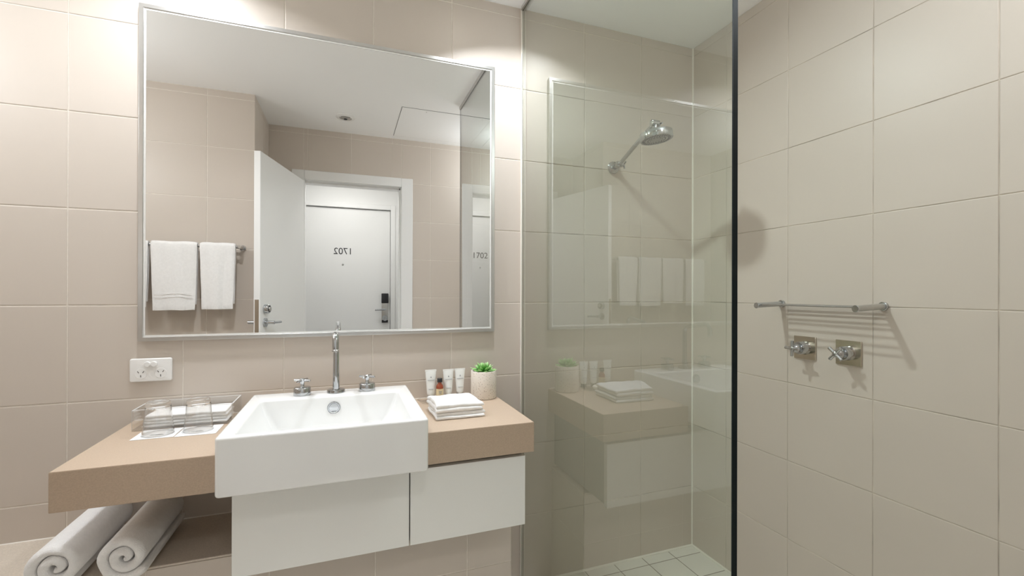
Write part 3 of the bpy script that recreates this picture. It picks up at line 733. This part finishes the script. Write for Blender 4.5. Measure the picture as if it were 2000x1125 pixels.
# ------------------------------------------------------------------ glass screen
gx0, gx1, gy = -.902, -.892, -1.112
gs = thing('shower_screen', 'tall fixed clear glass shower screen with a dark polished edge', 'shower screen', (-.897, gy/2, 0))
bm = nb(); z0g, z1g = .012, CEIL-.016
vs = [bm.verts.new((x, y, z)) for x in (gx0, gx1) for y in (gy, -.004) for z in (z0g, z1g)]
for q, mi in (((0, 1, 3, 2), 0), ((4, 6, 7, 5), 1), ((0, 4, 5, 1), 2), ((2, 3, 7, 6), 1), ((0, 2, 6, 4), 1), ((1, 5, 7, 3), 1)):
    f = bm.faces.new([vs[i] for i in q]); f.material_index = mi
put('glass_panel', bm, [GLASS, GLASSB, GEDGE], gs, smooth=False)
put('edge_seal', bx(gx0-.0006, gx1+.0006, gy-.0025, gy+.0005, z0g, z1g), GEDGE, gs)
put('wall_channel', box(box(nb(), gx0-.0045, gx0-.0006, -.013, -.0003, .002, CEIL-.001, .0008, 1), gx1+.0006, gx1+.0045, -.013, -.0003, .002, CEIL-.001, .0008, 1), SILIC, gs)
put('ceiling_channel', box(box(nb(), gx0-.0075, gx0-.0006, gy, -.013, CEIL-.017, CEIL-.0003, .001, 1), gx1+.0006, gx1+.0075, gy, -.013, CEIL-.017, CEIL-.0003, .001, 1), ALU, gs)
put('floor_channel', box(box(nb(), gx0-.0045, gx0-.0006, gy, -.013, .0006, .016, .0008, 1), gx1+.0006, gx1+.0045, gy, -.013, .0006, .016, .0008, 1), ALU, gs)
bm = nb(); box(bm, gx0-.0008, gx0-.0002, gy, -.014, CEIL-.0185, CEIL-.0165); put('gasket', bm, SLOT, gs)

# ------------------------------------------------------------------ shower head on its arm
SX, SZ = -.454, 1.8036
sh = thing('shower_rose', 'chrome round shower head on a swivel arm from the shower wall', 'shower head', (SX, 0, SZ))
put('wall_flange', lathe(nb(), (SX, 0, SZ), (0, -1, 0), [(.0275, .0003), (.0285, .003), (.026, .009), (.016, .013), (.0125, .016), (0, .016)], 32), CHROME, sh)
bm = nb(); cyl(bm, (SX, -.014, SZ), (SX, -.062, SZ+.001), .0115, 20, .001); lathe(bm, (SX-.018, -.056, SZ+.002), (1, 0, 0), [(.011, 0), (.013, .003), (.013, .030), (.009, .034), (0, .035)], 20)
put('lower_joint', bm, CHROME, sh)
bm = nb(); 
for a in range(3):
    d = Vector((0, math.cos(a*2*PI/3+.4), math.sin(a*2*PI/3+.4))); c = Vector((SX+.022, -.056, SZ+.002)); cyl(bm, c, c+d*.018, .0038, 10, .001)
put('wing_knob', bm, CHROME, sh)
UJ = Vector((SX+.001, -.298, 1.9035))
put('arm', sweep(nb(), [(SX, -.056, SZ+.004), (SX, -.15, SZ+.043), (SX, -.24, SZ+.080), tuple(UJ)], .0088, 16), CHROME, sh)
bm = nb(); lathe(bm, (UJ.x-.019, UJ.y, UJ.z), (1, 0, 0), [(.010, 0), (.0125, .002), (.0125, .032), (.009, .036), (0, .037)], 20)
cyl(bm, UJ, UJ+Vector((0, 0, -.030)), .010, 16)
put('upper_joint', bm, CHROME, sh)
bm = nb()
for a in range(3):
    d = Vector((0, math.cos(a*2*PI/3+1.1), math.sin(a*2*PI/3+1.1))); c = Vector((SX+.024, UJ.y, UJ.z)); cyl(bm, c, c+d*.017, .0038, 10, .001)
put('wing_knob', bm, CHROME, sh)
HC = Vector((SX+.001, -.300, 1.8775)); HT = Vector((0.10, -.06, -1)).normalized()
bm = lathe(nb(), HC, HT, [(0, -.004), (.014, -.002), (.020, .004), (.058, .010), (.0625, .013), (.0635, .018), (.0635, .038), (.062, .041), (.0585, .0415), (.057, .0395), (0, .0395)], 56, cap0=False, cap1=False)
hd = put('head', bm, CHROME, sh)
put('face', lathe(nb(), HC+HT*.0396, HT, [(.0565, 0), (.0565, .0006), (.040, .0012), (.0385, .0004), (.030, .0008), (.0285, .0018), (.014, .0022), (0, .0022)], 48), mat('grey_spray_face', (.42, .42, .40), rough=.3, metal=.4, noise=(40, .05)), hd)
bm = nb(); d_, u_, v_ = frame_of(HT)
for r, n, s in ((.052, 34, .0017), (.046, 30, .0017), (.0335, 20, .0014), (.024, 12, .0014)):
    for i in range(n):
        a = 2*PI*i/n; c = HC+HT*.0404+u_*(r*math.cos(a))+v_*(r*math.sin(a)); cyl(bm, c, c+HT*.0022, s, 6)
o = put('nozzles', bm, CAPG, hd); o['kind'] = 'stuff'

# ------------------------------------------------------------------ shower rack and mixer taps on the right wall
RY0, RY1, RZ = -.8425, -.4870, 1.1940
rk = thing('shower_rack', 'chrome wire shelf on the tiled shower wall above the shower taps', 'shelf', (0, (RY0+RY1)/2, RZ))
RT = -.132
for y in (RY0, RY1):
    a = put('arm', cyl(nb(), (-.006, y, RZ), (RT, y, RZ-.006), .0098, 24, .001), CHROMEB if y == RY0 else CHROME, rk)
    put('end_cap', cyl(nb(), (RT+.002, y, RZ-.006), (RT-.004, y, RZ-.006), .0110, 24, .001), CHROME, a)
    put('wall_flange', cyl(nb(), (-.0004, y, RZ), (-.010, y, RZ), .0140, 28, .001), CHROME, a)
for x in (-.022, -.034, -.050, -.062, -.082, -.104, -.124):
    put('bar', cyl(nb(), (x, RY0+.004, RZ-.002), (x, RY1-.004, RZ-.002), .0028, 10), CHROME, rk)
def shower_tap(y, z, rot, label):
    t = thing('shower_tap', label, 'tap', (0, y, z), 'cross-handled shower taps')
    put('square_plate', bx(-.0065, -.0003, y-.0415, y+.0415, z-.0418, z+.0418, .0008, 1), STEELP, t)
    put('barrel', lathe(nb(), (-.006, y, z), (-1, 0, 0), [(.0255, 0), (.0235, .004), (.0230, .030), (.0215, .0325), (.0150, .033), (0, .033)], 32), CHROME, t)
    put('stem', lathe(nb(), (-.038, y, z), (-1, 0, 0), [(.0115, 0), (.0115, .006), (.0165, .012), (.0155, .020), (.009, .026), (0, .026)], 24), CHROME, t)
    bm = nb()
    for k in range(2):
        a = rot+k*PI/2; d = Vector((0, math.cos(a), math.sin(a))); c = Vector((-.069, y, z)); cyl(bm, c-d*.0285, c+d*.0285, .0055, 14, .0014)
    lathe(bm, (-.063, y, z), (-1, 0, 0), [(.0085, 0), (.0085, .010), (.006, .0122), (0, .0125)], 20)
    put('cross_handle', bm, CHROME, t)
shower_tap(-.582, 1.0338, math.radians(2), 'chrome shower tap with its cross handle upright, nearer the corner')
shower_tap(-.7370, 1.0340, math.radians(42), 'chrome shower tap with its cross handle turned diagonally')

# ------------------------------------------------------------------ towel rail and hanging towels (behind the camera, seen in the mirror)
tl = thing('towel_rail', 'chrome double towel rail on the tiled wall opposite the mirror', 'towel rail', (-2.6, YN, 1.497))
TY1, TY2, TZ = YN+.085, YN+.040, 1.497
TX0, TX1 = -3.08, -2.172
for y in (TY1, TY2): put('bar', cyl(nb(), (TX0, y, TZ), (TX1, y, TZ), .0075, 16), CHROME, tl)
for x in (TX0+.005, TX1-.005):
    b = put('bracket', cyl(nb(), (x, YN+.006, TZ), (x, TY1+.012, TZ), .0095, 20, .001), CHROMEB, tl)
    put('wall_flange', cyl(nb(), (x, YN+.0004, TZ), (x, YN+.010, TZ), .017, 24, .001), CHROME, b)
def towel(x0, x1, zb, label, seed, band=False, taper=.010):
    from mathutils import noise as N
    yb = TY1; Rb = .015; th = .0125; nu = 22
    prof = []
    for i in range(15): prof.append((yb+Rb, zb+(TZ-zb)*i/14))
    for i in range(1, 8): a = PI*i/8; prof.append((yb+Rb*math.cos(a), TZ+Rb*math.sin(a)))
    zb2 = zb+.03
    for i in range(13): prof.append((yb-Rb, TZ-(TZ-zb2)*i/12))
    bm = nb(); rows = []
    for (y, z) in prof:
        row = []
        f = max(0, (TZ-z)/(TZ-zb))
        for i in range(nu+1):
            u = i/nu; ins = taper*f*(1 if z < TZ else 0)
            x = x0+ins+(x1-x0-2*ins)*u+N.noise(Vector((z*7, seed, 0)))*.005*f
            side = 1 if y > yb else -1
            d = (.006*math.sin(u*9+seed)*f+.004*N.noise(Vector((u*5, z*5, seed))))*(1 if side > 0 else .3)
            e = min(u, 1-u)*(x1-x0); cur = -.006*max(0, 1-e/.02)**2 if side > 0 else .004*max(0, 1-e/.02)**2
            yy = y+max(-.004, d)+cur
            if side < 0: yy = max(yy, TY2+.010) if abs(z-TZ) < .03 else yy
            row.append(bm.verts.new((x, yy, z+.003*N.noise(Vector((u*3, seed, z*3))))))
        rows.append(row)
    for a, b in zip(rows, rows[1:]):
        for i in range(nu): bm.faces.new((a[i], a[i+1], b[i+1], b[i]))
    bmesh.ops.recalc_face_normals(bm, faces=bm.faces[:])
    t = thing('hanging_towel', label, 'towel', ((x0+x1)/2, yb, TZ), 'towels on the rail')
    o = put('cloth', bm, TERRY, t, angle=80)
    md = o.modifiers.new('thickness', 'SOLIDIFY'); md.thickness = th; md.offset = 0
    md = o.modifiers.new('soft', 'BEVEL'); md.width = .004; md.segments = 2; md.limit_method = 'ANGLE'; md.angle_limit = math.radians(60)
    if band:
        bm = nb(); zb_ = zb+.075
        for z_ in (zb_, zb_+.018): cyl(bm, (x0+taper+.004, yb+Rb+.0115, z_), (x1-taper-.006, yb+Rb+.0115, z_), .0012, 8)
        put('woven_band', bm, TERRY, t)
towel(-3.040, -2.845, 1.13, 'leftmost of the four white towels hanging on the rail', 1)
towel(-2.820, -2.617, 1.15, 'second white towel from the left on the rail', 2)
towel(-2.601, -2.388, 1.131, 'white towel with a woven band near its hem, on the rail', 3, band=True)
towel(-2.372, -2.200, 1.135, 'rightmost white towel on the rail, nearest the open door', 4)
